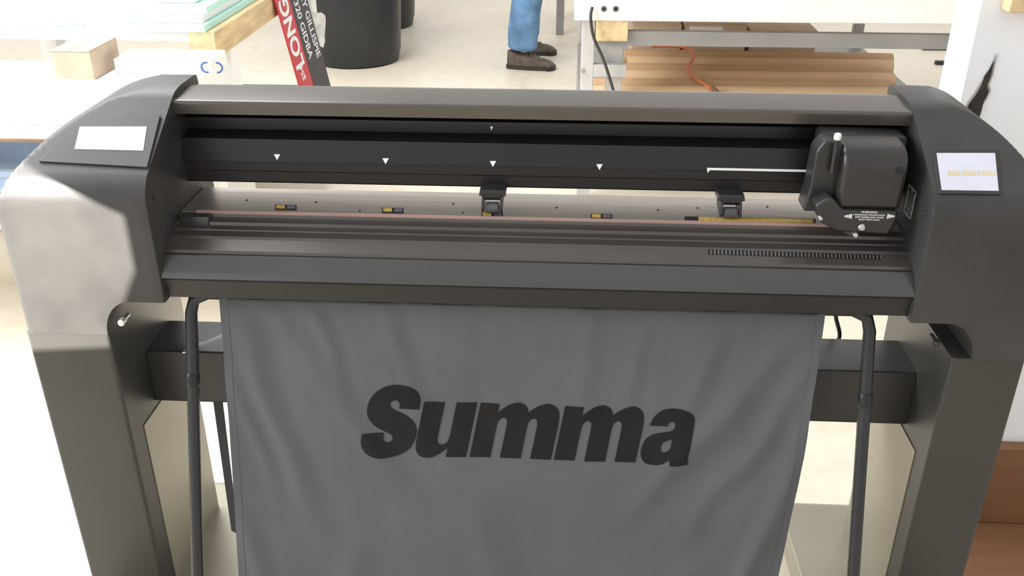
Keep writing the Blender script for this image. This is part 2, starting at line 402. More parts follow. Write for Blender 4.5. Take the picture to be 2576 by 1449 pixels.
# carriage
car = obj('tool_carriage', prism(nb(), fillet([(P(2042, 470, y=.14).x, .955), (.548, .955), (.548, 1.076), (P(2042, 470, y=.14).x, 1.080)], .01), .128, .170, 'y'), M['carr'], cut, bevel=.002)
X = lambda px, py, y: P(px, py, y=y).x
Z = lambda px, py, y: P(px, py, y=y).z
mx0, mx1 = X(2114, 440, .07), X(2277, 440, .07)
obj('motor_cover', prism(nb(), fillet([(.132, .972), (.060, .976), (.056, 1.072), (.132, 1.082)], [0, .010, .055, .02], 10), mx0, mx1, 'x'), M['cover'], car, bevel=.012, seg=5)
p = P(2264, 430, y=.056)
obj('cover_hole', lathe(nb(), [(.0052, .0538), (.0052, .066)], (p.x, 0, p.z), 16, 'y'), M['slot'], car)
ax0, ax1 = X(2050, 430, .08), X(2114, 430, .08)
obj('lift_arm', prism(nb(), fillet([(ax0-.008, .962), (ax1, .962), (ax1, 1.078), (ax0+.012, 1.081), (ax0, 1.064), (ax0-.002, 1.0)], .006), .085, .130, 'y'), M['carr'], car, bevel=.003)
lx0, lx1 = X(2066, 520, .06), X(2252, 520, .06)
LH = fillet([(lx0-.012, .985), (lx0, .957), (lx0+.028, .942), (lx1-.004, .938), (lx1+.004, .965), (lx1+.004, .978), (ax1+.005, .979), (ax1-.006, .992), (ax1-.016, 1.0)], .006)
obj('lower_housing', prism(nb(), LH, .052, .130, 'y'), M['carr'], car, bevel=.004, seg=3)
bm = nb()
for k, (s, row, sz) in enumerate((('WARNING', 534, .0052), ('HAZARDOUS MOVING PARTS', 541, .0036), ('KEEP FINGERS AND OTHER', 547, .0036), ('BODY PARTS AWAY', 553, .0036))):
    join(bm, place(text_bm(s, sz, .00006), P(2187, row, y=.0515), (1, 0, -.005), (0, 0, 1)))
for px, sg in ((2143, -1), (2232, 1)):
    for k in range(4):
        c = P(px+sg*k*5, 544, y=.0515); h = .0018+.0010*(3-k)*1.0
        plate(bm, [c+Vector((0, 0, h)), c+Vector((sg*.0022, 0, h*.6)), c+Vector((sg*.0022, 0, -h*.6)), c+Vector((0, 0, -h))], (0, -1, 0), .0002)
obj('warning_text', bm, M['white'], car, label='white warning lettering')
p = P(2107, 345, y=.075); q = P(2104, 436, y=.075)
obj('lift_rod', tube(nb(), [(p.x, .075, q.z), (p.x, .075, p.z-.003)], .0036, 12), M['carr'], car)
obj('rod_cap', lathe(nb(), [(.0045, p.z-.004), (.0056, p.z-.002), (.0056, p.z+.004), (.004, p.z+.006)], (p.x, .075, 0), 16), M['white'], car, label='white knob')
obj('blade_holder', lathe(nb(), [(.009, .929), (.015, .932), (.015, .941), (.010, .944)], (P(2150, 583, y=.062).x, .075, 0), 24), M['carr'], car)
for px, py, r, mm in ((2168, 572, .006, 'silver'), (2152, 591, .0045, 'silver'), (2064, 549, .004, 'silver')):
    p = P(px, py, y=.050)
    obj('thumb_screw', lathe(nb(), [(r*.5, .070), (r*.6, .058), (r, .056), (r, .049), (r*.7, .047)], (p.x, 0, p.z), 16, 'y'), M[mm], car, label='silver screw')

# stand
def leg(x0, x1):
    return obj('leg', prism(nb(), fillet([(x0, .004), (x1, .004), (x1, .31), (x0, .31)], .008, 4), .05, .7435, 'z'), M['leg'], cut)
l1 = leg(-.909, -.7636); l2 = leg(.6405, .7585)
obj('floor_bounce_patch', box(nb(), -.7636, -.7620, .055, .305, .055, .520), M['leglit'], l1, label='pale patch for floor light on the inner side')  # lighter patch paints reflected floor light on the lower inner face
obj('floor_bounce_patch', box(nb(), .6389, .6405, .055, .305, .055, .520), M['leglit'], l2, label='pale patch for floor light on the inner side')
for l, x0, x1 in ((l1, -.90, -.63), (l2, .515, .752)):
    obj('foot', prism(nb(), fillet([(-.25, .055), (.405, .055), (.405, .110), (.385, .12), (-.22, .12)], .006), x0, x1, 'x'), M['leglit'], l, bevel=.004)
    for y in (-.2, .385):
        xc = x1-.03 if l is l1 else x0+.03
        obj('caster', lathe(nb(), [(.010, xc-.012), (.024, xc-.012), (.0275, xc-.009), (.0275, xc+.009), (.024, xc+.012), (.010, xc+.012)], (0, y, .0275), 20, 'x'), M['rubber'], l)
cb = obj('cross_beam', prism(nb(), fillet([(.12, .53), (.24, .53), (.24, .642), (.12, .642)], .006), -.7630, .6399, 'x'), M['stand'], cut)
# basket tube
TX0, TX1 = -.629, .514
tp = [(TX0, -.20, .10), (TX0, -.12, .325), (TX0, .028, .735), (TX0, .040, .770), (TX0+.006, .046, .792), (TX0+.03, .05, .803), (TX0+.08, .05, .803),
      (TX1-.08, .05, .803), (TX1-.03, .05, .803), (TX1-.006, .046, .792), (TX1, .040, .770), (TX1, .028, .735), (TX1, -.12, .325), (TX1, -.20, .10)]
bt = obj('basket_tube', tube(nb(), tp, .0105, 16), M['tube'], cut, ang=60)
for x in (TX0, TX1):
    c = Vector((x, .0, .66)); d = Vector((0, .148, .41)).normalized()
    obj('tube_collar', tube(nb(), [c-d*.012, c-d*.010, c+d*.010, c+d*.012], [.0107, .0118, .0118, .0107], 16), M['rail'], bt)

# ------------------------------------------------------------------ banner
ban = thing('cloth_banner', 'grey cloth banner with big black italic lettering hung below the machine', 'banner', (-.07, .05, .12))
Z0, Z1 = .12, .800
def seg_d(px, pz, a, b):
    a = Vector(a); b = Vector(b); p = Vector((px, pz)); ab = b-a; t = max(0, min(1, (p-a).dot(ab)/ab.dot(ab)))
    d = p-(a+ab*t); s = 1 if ab.x*d.y-ab.y*d.x > 0 else -1
    return d.length*s, t
FOLDS = [((-.56, .77), (-.40, .33), .008, .020), ((-.57, .66), (-.49, .45), .007, .015), ((-.50, .79), (-.25, .45), .004, .018), ((-.30, .79), (-.22, .55), .003, .016),
         ((.40, .77), (.13, .42), .008, .022), ((.42, .70), (.22, .36), .006, .016), ((.42, .58), (.33, .25), .009, .020), ((.28, .79), (.20, .58), .004, .016),
         ((-.15, .42), (-.05, .15), .004, .03), ((-.35, .36), (-.40, .15), .005, .025), ((.25, .34), (.12, .14), .005, .026), ((.05, .79), (.03, .60), .003, .018),
         ((-.57, .40), (-.52, .2), .006, .016), ((-.42, .79), (-.36, .62), .004, .013), ((.15, .79), (.11, .62), .003, .014), ((.36, .40), (.30, .2), .006, .015)]
def by(x, z):
    y = .05+(z-.79)*(.100/.53)
    wx = x+.02*noise.noise(Vector((x*6, z*6, 3.1))); wz = z+.02*noise.noise(Vector((x*6, z*6, 8.7)))
    for a, b, am, w in FOLDS:
        d, t = seg_d(wx, wz, a, b)
        y -= am*math.exp(-(d/w)**2)*(math.sin(math.pi*min(1, max(0, .12+t*.8))))
        y += .5*am*math.exp(-((d-1.9*w)/w)**2)*math.sin(math.pi*min(1, max(0, .12+t*.8)))
    k = max(0, min(1, (z-.45)/.35))
    y += .0012*k*noise.noise(Vector((x*26, z*5, 0)))*2
    y += .0020*noise.noise(Vector((x*13+z*5, z*8-x*3, 1.7)))+.0009*noise.noise(Vector((x*30+z*12, z*18, 4.2)))
    y += .0035*math.sin(x*9+z*5)*(1-k)
    return y
def xl(z): t = (.79-z)/.53; return -.576+.006*t-.012*t*t
def xr(z): t = (.79-z)/.53; return .437-.010*t-.030*t*t
bm = nb(); nx, nz_ = 190, 120; rows = []
for j in range(nz_+1):
    z = Z0+(Z1-Z0)*j/nz_
    rows.append([bm.verts.new((xl(z)+(xr(z)-xl(z))*i/nx, by(xl(z)+(xr(z)-xl(z))*i/nx, z)-.012, z)) for i in range(nx+1)])
for a, b in zip(rows, rows[1:]):
    for i in range(nx): bm.faces.new((a[i], a[i+1], b[i+1], b[i]))
cl = obj('cloth', bm, M['cloth'], ban, ang=180)
md = cl.modifiers.new('thick', 'SOLIDIFY'); md.thickness = .0012; md.offset = 1
for f in (0, 1):
    bm = nb(); pr = None
    for j in range(121):
        z = Z0+(Z1-Z0)*j/120; x0 = xl(z) if f == 0 else xr(z)-.014
        cur = [bm.verts.new((x0+dx, by(x0+dx, z)-.0138, z)) for dx in (0, .007, .014)]
        if pr:
            bm.faces.new((pr[0], pr[1], cur[1], cur[0])); bm.faces.new((pr[1], pr[2], cur[2], cur[1]))
        pr = cur
    obj('side_hem', bm, M['cloth'], ban, ang=180)
# rear loop of the cloth
q = [P(536, 1010, y=.20), P(560, 1012, y=.20), P(600, 1345, y=.14), P(582, 1335, y=.14)]
obj('rear_cloth', plate(nb(), q, (0, 1, 0), .002), M['cloth'], ban)
LET = {
 'S': [[(.745,.68,1),(.45,.68,1),(.445,.74),(.41,.785),(.36,.795),(.315,.77),(.31,.73),(.345,.685),(.43,.645),(.57,.59),(.70,.505),(.775,.39),(.78,.26),(.73,.12),(.61,.02),(.40,-.02),(.20,.0),(.07,.07),(.0,.18),(-.015,.325,1),(.305,.325,1),(.31,.24),(.345,.20),(.395,.19),(.435,.21),(.445,.25),(.42,.295),(.33,.335),(.18,.40),(.06,.49),(-.01,.60),(-.015,.75),(.045,.88),(.17,.98),(.36,1.02),(.56,.99),(.685,.91),(.74,.80)]],
 'u': [[(0,.78,1),(0,.24),(.02,.1),(.08,.02),(.18,-.015),(.30,.0),(.40,.06),(.48,.13,1),(.48,0,1),(.78,0,1),(.78,.78,1),(.475,.78,1),(.475,.30),(.455,.21),(.39,.175),(.325,.2),(.305,.28),(.305,.78,1)]],
 'm': [[(0,0,1),(.305,0,1),(.305,.46),(.32,.54),(.377,.585),(.43,.555),(.447,.47),(.447,0,1),(.753,0,1),(.753,.46),(.768,.54),(.825,.585),(.878,.555),(.895,.47),(.895,0,1),(1.2,0,1),(1.2,.56),(1.17,.7),(1.1,.77),(1.0,.8),(.88,.77),(.78,.71),(.73,.66,1),(.70,.73),(.63,.785),(.55,.80),(.43,.77),(.33,.70),(.28,.65,1),(.28,.78,1),(0,.78,1)]],
 'a': [[(.05,.54,1),(.09,.66),(.19,.76),(.37,.80),(.55,.77),(.67,.69),(.70,.56),(.70,.14),(.71,.05),(.74,0,1),(.45,0,1),(.43,.08,1),(.35,.01),(.24,-.02),(.1,.0),(.02,.09),(0,.2),(.03,.33),(.12,.41),(.27,.45),(.39,.48),(.42,.53),(.41,.59),(.37,.61),(.33,.59),(.31,.54,1)],
       [(.42,.36,1),(.34,.33),(.29,.29),(.28,.22),(.31,.17),(.36,.17),(.41,.22),(.42,.29)]]}
def catmull(loop, k=5):
    n = len(loop); out = []
    for i in range(n):
        p1, p2 = loop[i], loop[(i+1) % n]
        c1, c2 = len(p1) > 2, len(p2) > 2
        if c1 and c2: out.append(Vector(p1[:2])); continue
        p0 = p1 if c1 else loop[i-1]; p3 = p2 if c2 else loop[(i+2) % n]
        a, b, c, d = (Vector(q[:2]) for q in (p0, p1, p2, p3))
        lim = (c-b).length
        m1 = (c-a)*.5; m2 = (d-b)*.5
        if m1.length > lim: m1 = m1.normalized()*lim
        if m2.length > lim: m2 = m2.normalized()*lim
        for j in range(k):
            t = j/k; h = (2*t**3-3*t*t+1, t**3-2*t*t+t, -2*t**3+3*t*t, t**3-t*t)
            out.append(b*h[0]+m1*h[1]+c*h[2]+m2*h[3])
    return out
BN = Vector((0, .53, -.100)).normalized(); B0 = (0, .038, .79)
xo = 0
for ch, adv in (('S', .80), ('u', .83), ('m', 1.245), ('m', 1.245), ('a', .75)):
    cu = bpy.data.curves.new('l', 'CURVE'); cu.dimensions = '2D'; cu.fill_mode = 'FRONT'
    for lp in LET[ch]:
        pts = catmull(lp); sp = cu.splines.new('POLY'); sp.points.add(len(pts)-1); sp.use_cyclic_u = True
        for v, q in zip(sp.points, pts): v.co = (q.x, q.y, 0, 1)
    ob = bpy.data.objects.new('l', cu); COL.objects.link(ob); me = mesh_of(ob); bm = nb(); bm.from_mesh(me)
    bpy.data.objects.remove(ob); bpy.data.meshes.remove(me)
    bmesh.ops.triangulate(bm, faces=bm.faces)
    for it in range(7):
        es = [e for e in bm.edges if e.calc_length() > .045]
        if not es: break
        bmesh.ops.subdivide_edges(bm, edges=es, cuts=1); bmesh.ops.triangulate(bm, faces=bm.faces)
    for v in bm.verts:
        a, b = v.co.x+xo, v.co.y
        px = 903+(a*.958+.205*b)*178; py = 1143+(px-903)*.026-b*176
        w = PP(px, py, B0, BN)
        v.co = (w.x, by(w.x, w.z)-.0142, w.z)
    obj('lettering', bm, M['ink'], ban, ang=180, label='black italic letter')
    xo += adv
# power cable behind the right end
tag(obj('power_cable', tube(nb(), smoothpath([P(2100, 770, y=.27), P(2103, 800, y=.285), P(2112, 845, y=.29), P(2095, 880, y=.27)]), .004, 8), M['black']), 'thin black cable hanging behind the right end of the machine', 'cable')

# ------------------------------------------------------------------ right: white table and what lies on its shelf
TY0, TY1 = 2.5, 4.0
wt = thing('work_table', 'white topped table on grey steel legs with brown paper rolls on its shelf', 'table', (.8, 3.2, 0))
tx0, tx1 = P(1445, 30, y=TY0).x, P(2462, 30, y=TY0).x
zb0 = P(1800, 56, y=TY0).z
top = obj('tabletop', box(nb(), tx0, tx1, TY0, TY1, zb0, .93), M['tablew'], wt, bevel=.006)
for px in (1519, 1549):
    p = P(px, 22, y=TY0)
    s = obj('socket', lathe(nb(), [(.012, TY0-.004), (.012, TY0+.004)], (p.x, 0, p.z), 18, 'y'), M['silver'], top)
    obj('socket', lathe(nb(), [(.007, TY0-.006), (.007, TY0)], (p.x, 0, p.z), 14, 'y'), M['slot'], top, label='black socket hole')
lx = P(1478, 140, y=TY0+.05).x; rx = P(2408, 150, y=TY0+.05).x
for x in (lx, rx):
    for y in (TY0+.03, TY1-.09):
        obj('leg', box(nb(), x-.026, x+.026, y, y+.05, 0, zb0), M['steell'] if x == lx else M['steel'], wt, bevel=.003)
zr = P(2000, 82, y=TY0+.05).z
obj('front_rail', box(nb(), lx+.026, rx-.026, TY0+.04, TY0+.075, zr-.058, zr), M['steel'], wt, bevel=.002)
zt_ = P(1478, 178, y=TY0+.03).z
obj('tie_bar', box(nb(), lx+.026, lx+.16, TY0+.03, TY0+.07, zt_-.025, zt_+.025), M['steell'], wt, bevel=.002)
p = P(1466, 178, y=TY0+.03)
obj('bolt', lathe(nb(), [(.008, TY0+.022), (.008, TY0+.03)], (p.x, 0, p.z), 8, 'y'), M['silver'], wt)
SH = .372
obj('shelf', box(nb(), lx-.026, rx+.026, TY0+.08, TY1-.10, SH-.03, SH), M['steel'], wt)
bx0, bx1 = P(1499, 80, y=TY0+.01).x, P(1580, 80, y=TY0+.01).x
zz0 = P(1540, 104, y=TY0+.01).z
obj('timber_block', box(nb(), bx0, bx1, TY0+.01, TY0+.30, zz0, zb0), M['wood'], wt, bevel=.003, label='pale timber block end')
obj('inner_post', box(nb(), bx0+.05, bx1-.01, TY0+.085, TY0+.135, SH, zz0), M['steell'], wt, bevel=.003)
rolls = [(2.760, .040, 1462, 2272, 1.9, 'kraft', 'frontmost kraft paper roll on the table shelf, ending furthest right'),
         (2.893, .039, 1480, 2248, 1.5, 'kraftb', 'second kraft paper roll from the front on the table shelf'),
         (3.025, .040, 1540, 2253, .8, 'kraft', 'third kraft paper roll from the front on the table shelf'),
         (3.157, .039, 1570, 2226, 0, 'kraftb', 'fourth kraft paper roll from the front on the table shelf'),
         (3.288, .040, 1575, 2240, -.5, 'kraft', 'fifth kraft paper roll from the front, just before the rearmost'),
         (3.420, .041, 1565, 2236, -.9, 'kraftb', 'rearmost kraft paper roll on the shelf, in front of the cartons')]
for k, (y, r, a, b, rz, mm, lab) in enumerate(rolls):
    x0, x1 = P(a, 200, y=y).x, P(b, 180, y=y).x
    t = thing('paper_roll', lab, 'paper roll', ((x0+x1)/2, y, SH), 'kraft paper rolls on the shelf')
    t.rotation_euler = (0, 0, math.radians(rz))
    h = (x1-x0)/2
    obj('paper', lathe(nb(), [(.026, -h), (r-.002, -h), (r, -h+.003), (r, h-.003), (r-.002, h), (.026, h), (.026, -h)], (0, 0, r), 36, 'x'), M[mm], t, local=True)
    obj('core_tube', lathe(nb(), [(.021, -h+.002), (.0258, -h+.002), (.0258, h-.002), (.021, h-.002), (.021, -h+.002)], (0, 0, r), 24, 'x'), M['kraftd'], t, local=True)
def carton(x0, x1, y0, y1, z0, z1, lab, m='card', lbl=None, cat='box', group=None):
    t = thing('cardboard_box', lab, cat, ((x0+x1)/2, (y0+y1)/2, z0), group)
    obj('carton_body', box(nb(), x0, x1, y0, y1, z0, z1-.004), M[m], t, bevel=.003)
    xm = (x0+x1)/2
    obj('flap', box(nb(), x0+.001, xm-.001, y0-.002, y1, z1-.004, z1), M[m], t)
    obj('flap', box(nb(), xm+.001, x1-.001, y0-.002, y1, z1-.004, z1), M[m], t)
    if lbl:
        obj('shipping_label', box(nb(), lbl[0], lbl[1], y0-.003, y0, lbl[2], lbl[3]), M['paperw'], t, label='white shipping label')
        bm = nb()
        for i in range(9):
            xx = lbl[0]+.01+i*(lbl[1]-lbl[0]-.02)/9
            box(bm, xx, xx+.004+.003*(i % 3), y0-.004, y0-.003, lbl[2]+.008, lbl[2]+.03)
        obj('barcode', bm, M['black'], t)
    return t
carton(P(1592, 60, y=3.5).x, P(1716, 60, y=3.5).x, 3.5, 3.85, SH, .56, 'brown cardboard carton on the shelf nearest the timber block')
a, b = P(1722, 60, y=3.52).x, P(1880, 60, y=3.52).x
carton(a, b, 3.52, 3.85, SH, .565, 'brown cardboard carton with white shipping label behind the paper rolls', lbl=(P(1735, 60, y=3.52).x, P(1820, 60, y=3.52).x, .50, .55))
carton(P(1890, 60, y=3.55).x, P(2060, 60, y=3.55).x, 3.55, 3.85, SH, .53, 'low brown carton on the shelf, right of the labelled carton')
# orange cord over the rolls
cp = []
for px, row in ((1640, 116), (1700, 117), (1738, 124), (1744, 146), (1730, 170), (1742, 192), (1775, 214), (1800, 232), (1812, 246)):
    y = 2.66+(240-row)/122*.66
    cp.append(P(px, row, y=y-.03))
t = thing('extension_cord', 'orange extension cord draped over the brown paper rolls', 'cord', (cp[4].x, cp[4].y, cp[4].z))
obj('cable', tube(nb(), smoothpath(cp), .0075, 10), M['orange'], t)
obj('plug', tube(nb(), [cp[-2]+Vector((-.008, .03, .01)), cp[-2], cp[-1]], [.009, .015, .013], 12), M['kraftd'], t)
cp = [P(1490, 18, y=2.485), P(1486, 45, y=2.47), P(1494, 95, y=2.46), P(1518, 150, y=2.46), P(1536, 205, y=2.47), P(1552, 262, y=2.48), P(1560, 330, y=2.49)]
tag(obj('power_cable', tube(nb(), smoothpath(cp), .006, 8), M['black']), 'black cable hanging down the front corner of the white table', 'cable')

# far bench behind the person
p = P(1408, 86, z=0)
wb = thing('workbench', 'far workbench whose grey leg stands right of the person', 'table', (p.x+.7, p.y+.3, 0))
obj('bench_top', box(nb(), p.x-.05, p.x+1.5, p.y-.05, p.y+.7, .80, .85), M['tablew'], wb, bevel=.004)
for x in (p.x, p.x+1.4):
    for y in (p.y, p.y+.6): obj('leg', box(nb(), x-.028, x+.028, y-.028, y+.028, 0, .80), M['steel'], wb, bevel=.003)
obj('side_rail', box(nb(), p.x-.02, p.x+.02, p.y+.028, p.y+.572, .22, .27), M['steel'], wb)
# black bars on the floor at right
for px, py, lab in ((2365, 121, 'thin black bar lying on the floor beyond the table, further one'), (2400, 158, 'thicker black bar lying on the floor beside the table, nearer one')):
    p = P(px, py, z=.012)
    tag(obj('metal_bar', prism(nb(), fillet([(p.y-.02, .0), (p.y+.02, .0), (p.y+.02, .024), (p.y-.02, .024)], .004), p.x-.12, p.x+.25, 'x'), M['black']), lab, 'bar')

# ------------------------------------------------------------------ right wall
wr = struct('wall_right', box(nb(), .770, 2.4, .50, .62, 0, 2.6), M['wall'])
tp_ = [(2437, 262), (2430, 282), (2433, 292), (2450, 293), (2462, 298), (2468, 280), (2474, 255), (2486, 232), (2483, 215), (2492, 190), (2497, 165), (2506, 135), (2500, 152), (2489, 174), (2476, 192), (2468, 215), (2455, 238)]
struct('trim_1', plate(nb(), [P(a, b, y=.499) for a, b in tp_], (0, -1, 0), .0015), M['tear'], wr)
struct('trim_2', plate(nb(), [P(a+(6 if a > 2470 else -5), b-3, y=.4995) for a, b in tp_], (0, -1, 0), .0008), M['tornedge'], wr)
struct('baseboard_right', box(nb(), .774, 2.4, .470, .4995, 0, .235), M['woodbr'], bevel=.004)
struct('trim_4', box(nb(), .790, 2.4, .18, .4695, 0, .02), M['woodpl'], bevel=.004)
struct('trim_3', box(nb(), P(2530, 10, y=.48).x, 1.6, .46, .4995, P(2550, 28, y=.48).z, P(2550, 28, y=.48).z+.09), M['wood'], bevel=.003)

# ------------------------------------------------------------------ person
pe = thing('person', 'person in blue jeans and brown lace up shoes standing on the concrete floor', 'person', (-.26, 5.04, 0))
def skinned(name, V, E, Rd, m, parent, root=0, sub=2):
    me = bpy.data.meshes.new(name); me.from_pydata(V, E, [])
    ob = bpy.data.objects.new(name, me); COL.objects.link(ob)
    ob.modifiers.new('s', 'SKIN')
    for i, r in enumerate(Rd):
        me.skin_vertices[0].data[i].radius = r if isinstance(r, tuple) else (r, r)
        me.skin_vertices[0].data[i].use_root = (i == root)
    md = ob.modifiers.new('u', 'SUBSURF'); md.levels = sub; md.render_levels = sub
    m2 = mesh_of(ob); bpy.data.objects.remove(ob); bpy.data.meshes.remove(me)
    m2.materials.clear(); m2.materials.append(m); m2.shade_smooth(); m2.name = name
    o = bpy.data.objects.new(name, m2); COL.objects.link(o); o.parent = parent
    return o
FY = .20
V = [(0,0,.95),(0,-.09,.90),(.02,-.15,.50),(-.02,-FY,.09),(.06,-FY,.05),(0,.09,.90),(.02,.15,.50),(-.02,FY,.09),(.06,FY,.05),
     (0,0,1.18),(0,0,1.40),(.01,0,1.52),(.02,0,1.60),(.03,0,1.70),
     (0,-.19,1.42),(.01,-.24,1.14),(.10,-.23,.92),(.13,-.23,.84),(.15,-.23,.78),(0,.19,1.42),(.01,.24,1.14),(.10,.23,.92),(.13,.23,.84),(.15,.23,.78)]
E = [(0,1),(1,2),(2,3),(3,4),(0,5),(5,6),(6,7),(7,8),(0,9),(9,10),(10,11),(11,12),(12,13),(10,14),(14,15),(15,16),(16,17),(17,18),(10,19),(19,20),(20,21),(21,22),(22,23)]
Rd = [.14,.085,.058,.03,.018,.085,.058,.03,.018,.13,.13,.06,.085,.085,.06,.045,.032,.035,.02,.06,.045,.032,.035,.02]
obj_body = skinned('body', V, E, Rd, M['skin'], pe)
V = [(0,0,1.0),(0,-.09,.88),(.03,-.14,.62),(.02,-.155,.50),(0,-.17,.38),(-.012,-.185,.28),(-.018,-.19,.22),(-.016,-.195,.165),(-.020,-FY,.105),
     (0,.09,.88),(.03,.14,.62),(.02,.155,.50),(0,.17,.38),(-.012,.185,.28),(-.018,.19,.22),(-.016,.195,.165),(-.020,FY,.105)]
E = [(0,1),(1,2),(2,3),(3,4),(4,5),(5,6),(6,7),(7,8),(0,9),(9,10),(10,11),(11,12),(12,13),(13,14),(14,15),(15,16)]
r1 = [.115,.110,.108,.105,.103,.110,.101,.114]
Rd = [.16]+r1+r1
skinned('jeans', V, E, Rd, M['denim'], pe)
V = [(0,0,.98),(0,0,1.18),(0,0,1.40),(.005,0,1.47),(0,-.19,1.42),(.01,-.23,1.22),(0,.19,1.42),(.01,.23,1.22)]
skinned('shirt', V, [(0,1),(1,2),(2,3),(2,4),(4,5),(2,6),(6,7)], [.165,.155,.15,.08,.085,.07,.085,.07], M['shirt'], pe)
skinned('hair', [(.0,0,1.66),(.0,0,1.74),(.03,0,1.77)], [(0,1),(1,2)], [.085,.09,.07], M['hair'], pe)
def shoe(y, rot):
    def ring(s):
        w = .038+.015*math.sin(math.pi*min(1, s*1.15))**.7 if s < .85 else .053*math.sqrt(max(0, 1-((s-.80)/.205)**2))+.004
        if s < .05: w *= .7+s*6
        h = .115 if s < .30 else (.115-.045*((s-.30)/.40) if s < .7 else .070-.036*((s-.7)/.3)**2)
        return w, h
    L_ = .31
    bm = nb(); rr = []
    for i in range(25):
        s = i/24; w, h = ring(s); pts = []
        for k in range(13):
            a = math.pi*k/12
            cx = abs(math.cos(a))**.7*(1 if math.cos(a) > 0 else -1); pts.append(bm.verts.new((-.095+s*L_, w*cx, .022+(h-.022)*max(0, math.sin(a))**.8)))
        rr.append(pts)
    for a, b in zip(rr, rr[1:]):
        for k in range(12): bm.faces.new((a[k], a[k+1], b[k+1], b[k]))
        bm.faces.new((a[0], b[0], b[12], a[12]))
    bm.faces.new(rr[0]); bm.faces.new(rr[-1])
    R_ = Matrix.Rotation(rot, 4, 'Z')
    T = Matrix.Translation((-.02, y, 0))@R_
    bmesh.ops.transform(bm, matrix=T, verts=bm.verts)
    o = obj('shoe', bm, M['shoe'], pe, local=True, ang=60)
    bm = nb(); outl = []
    for i in range(25): s = i/24; outl.append((-.100+s*(L_+.010), ring(s)[0]+.005))
    for i in range(24, -1, -1): s = i/24; outl.append((-.100+s*(L_+.010), -ring(s)[0]-.005))
    prism(bm, outl, 0, .026, 'z'); bmesh.ops.transform(bm, matrix=T, verts=bm.verts)
    obj('sole', bm, M['sole'], o, local=True)
    for i in range(4):
        s = .42+.075*i; w, h = ring(s)
        pts = [Vector((-.095+s*L_, w*.6*math.cos(math.pi*k/8), .024+(h-.018)*math.sin(math.pi*(.28+.44*k/8))**.8)) for k in range(9)]
        bm = tube(nb(), pts, .0042, 6); bmesh.ops.transform(bm, matrix=T, verts=bm.verts)
        obj('lace', bm, M['lace'], o, local=True)
shoe(-FY, math.radians(-10)); shoe(FY, math.radians(-4))

# ------------------------------------------------------------------ bins
def bin_(x, y, lab):
    t = thing('trash_can', lab, 'trash can', (x, y, 0), 'black trash cans')
    md = lambda a, h: 1+.016*abs(math.sin(a*5)) if .06 < h < .68 else 1.0
    K = 1.08
    obj('bin_body', lathe(nb(), [(r*K, h) for r, h in [(.248, 0), (.262, .01), (.268, .045), (.270, .06), (.272, .07), (.284, .3), (.298, .66), (.300, .70), (.300, .76), (.288, .76), (.283, .70), (.255, .05), (.001, .045)]], (0, 0, 0), 80, 'z', md), M['bin'], t, local=True)
    obj('rim', lathe(nb(), [(r*K, h) for r, h in [(.300, .735), (.314, .74), (.318, .752), (.314, .765), (.293, .768), (.293, .745), (.300, .735)]], (0, 0, 0), 64), M['bin'], t, local=True)
    for s in (-1, 1):
        obj('handle', tube(nb(), smoothpath([(-.06, s*.323, .66), (-.055, s*.353, .65), (.055, s*.353, .65), (.06, s*.323, .66)]), .012, 8), M['bin'], t, local=True)
p = P(880, 171, z=0); bin_(p.x, p.y+.24, 'nearer black round trash can, left of the person')
bin_(P(948, 60, y=6.15).x, 6.15, 'black trash can half hidden behind the nearer can')

# ------------------------------------------------------------------ left: tables, signs, clutter
TB = thing('timber_table', 'timber framed table holding teal foam sheets, with signs leaning on it', 'table', (-1.9, 2.7, 0))
for x in (-1.303, -2.6):
    obj('side_rail', box(nb(), x, x+.093, 1.9, 3.4, .750, .845), M['wood'], TB, bevel=.004)
obj('tabletop', box(nb(), -2.505, -1.305, 1.95, 3.35, .80, .844), M['paperw'], TB)
for x in (-1.300, -2.595):
    for y in (2.05, 3.25): obj('leg', box(nb(), x, x+.085, y, y+.085, 0, .75), M['paperw'], TB, bevel=.003)
obj('lower_shelf', box(nb(), -2.595, -1.09, 2.0, 3.10, .275, .300), M['paperw'], TB)
for k, (c, z, x1) in enumerate((('foam', .846, -1.235), ('paperw', .871, -1.25), ('foam', .896, -1.24))):
    tag(obj('foam_sheet', box(nb(), -1.52, x1, 1.88+.03*k, 3.1, z, z+.024), M[c], bevel=.002), ('teal foam sheet lying directly on the timber rail', 'white foam sheet between two teal sheets', 'teal foam sheet topmost on the timber table')[k], 'foam sheet', 'foam sheets on the timber table')
tag(obj('foam_block', box(nb(), -1.45, -1.30, 2.0, 2.6, .921, 1.10), M['paperw'], bevel=.004), 'white block standing on the teal foam sheets', 'block')
carton(-1.36, -1.215, 2.20, 2.42, .301, .42, 'small brown carton on the lower shelf of the timber table')
tag(obj('foam_sheet', box(nb(), -1.75, -1.20, 2.48, 3.02, .301, .36), M['foamd'], bevel=.002), 'green foam offcut on the lower shelf of the timber table', 'foam sheet')
# more clutter on the timber table
tag(obj('metal_bar', box(nb(), -2.02, -1.76, 2.06, 2.10, .845, .865), M['black'], bevel=.002), 'black bar lying along the front of the timber table top', 'bar')
tag(obj('foam_sheet', box(nb(), -2.02, -1.70, 1.955, 1.99, .845, .905), M['foam'], bevel=.002), 'teal foam strip on edge behind the pale cardboard box', 'foam sheet')
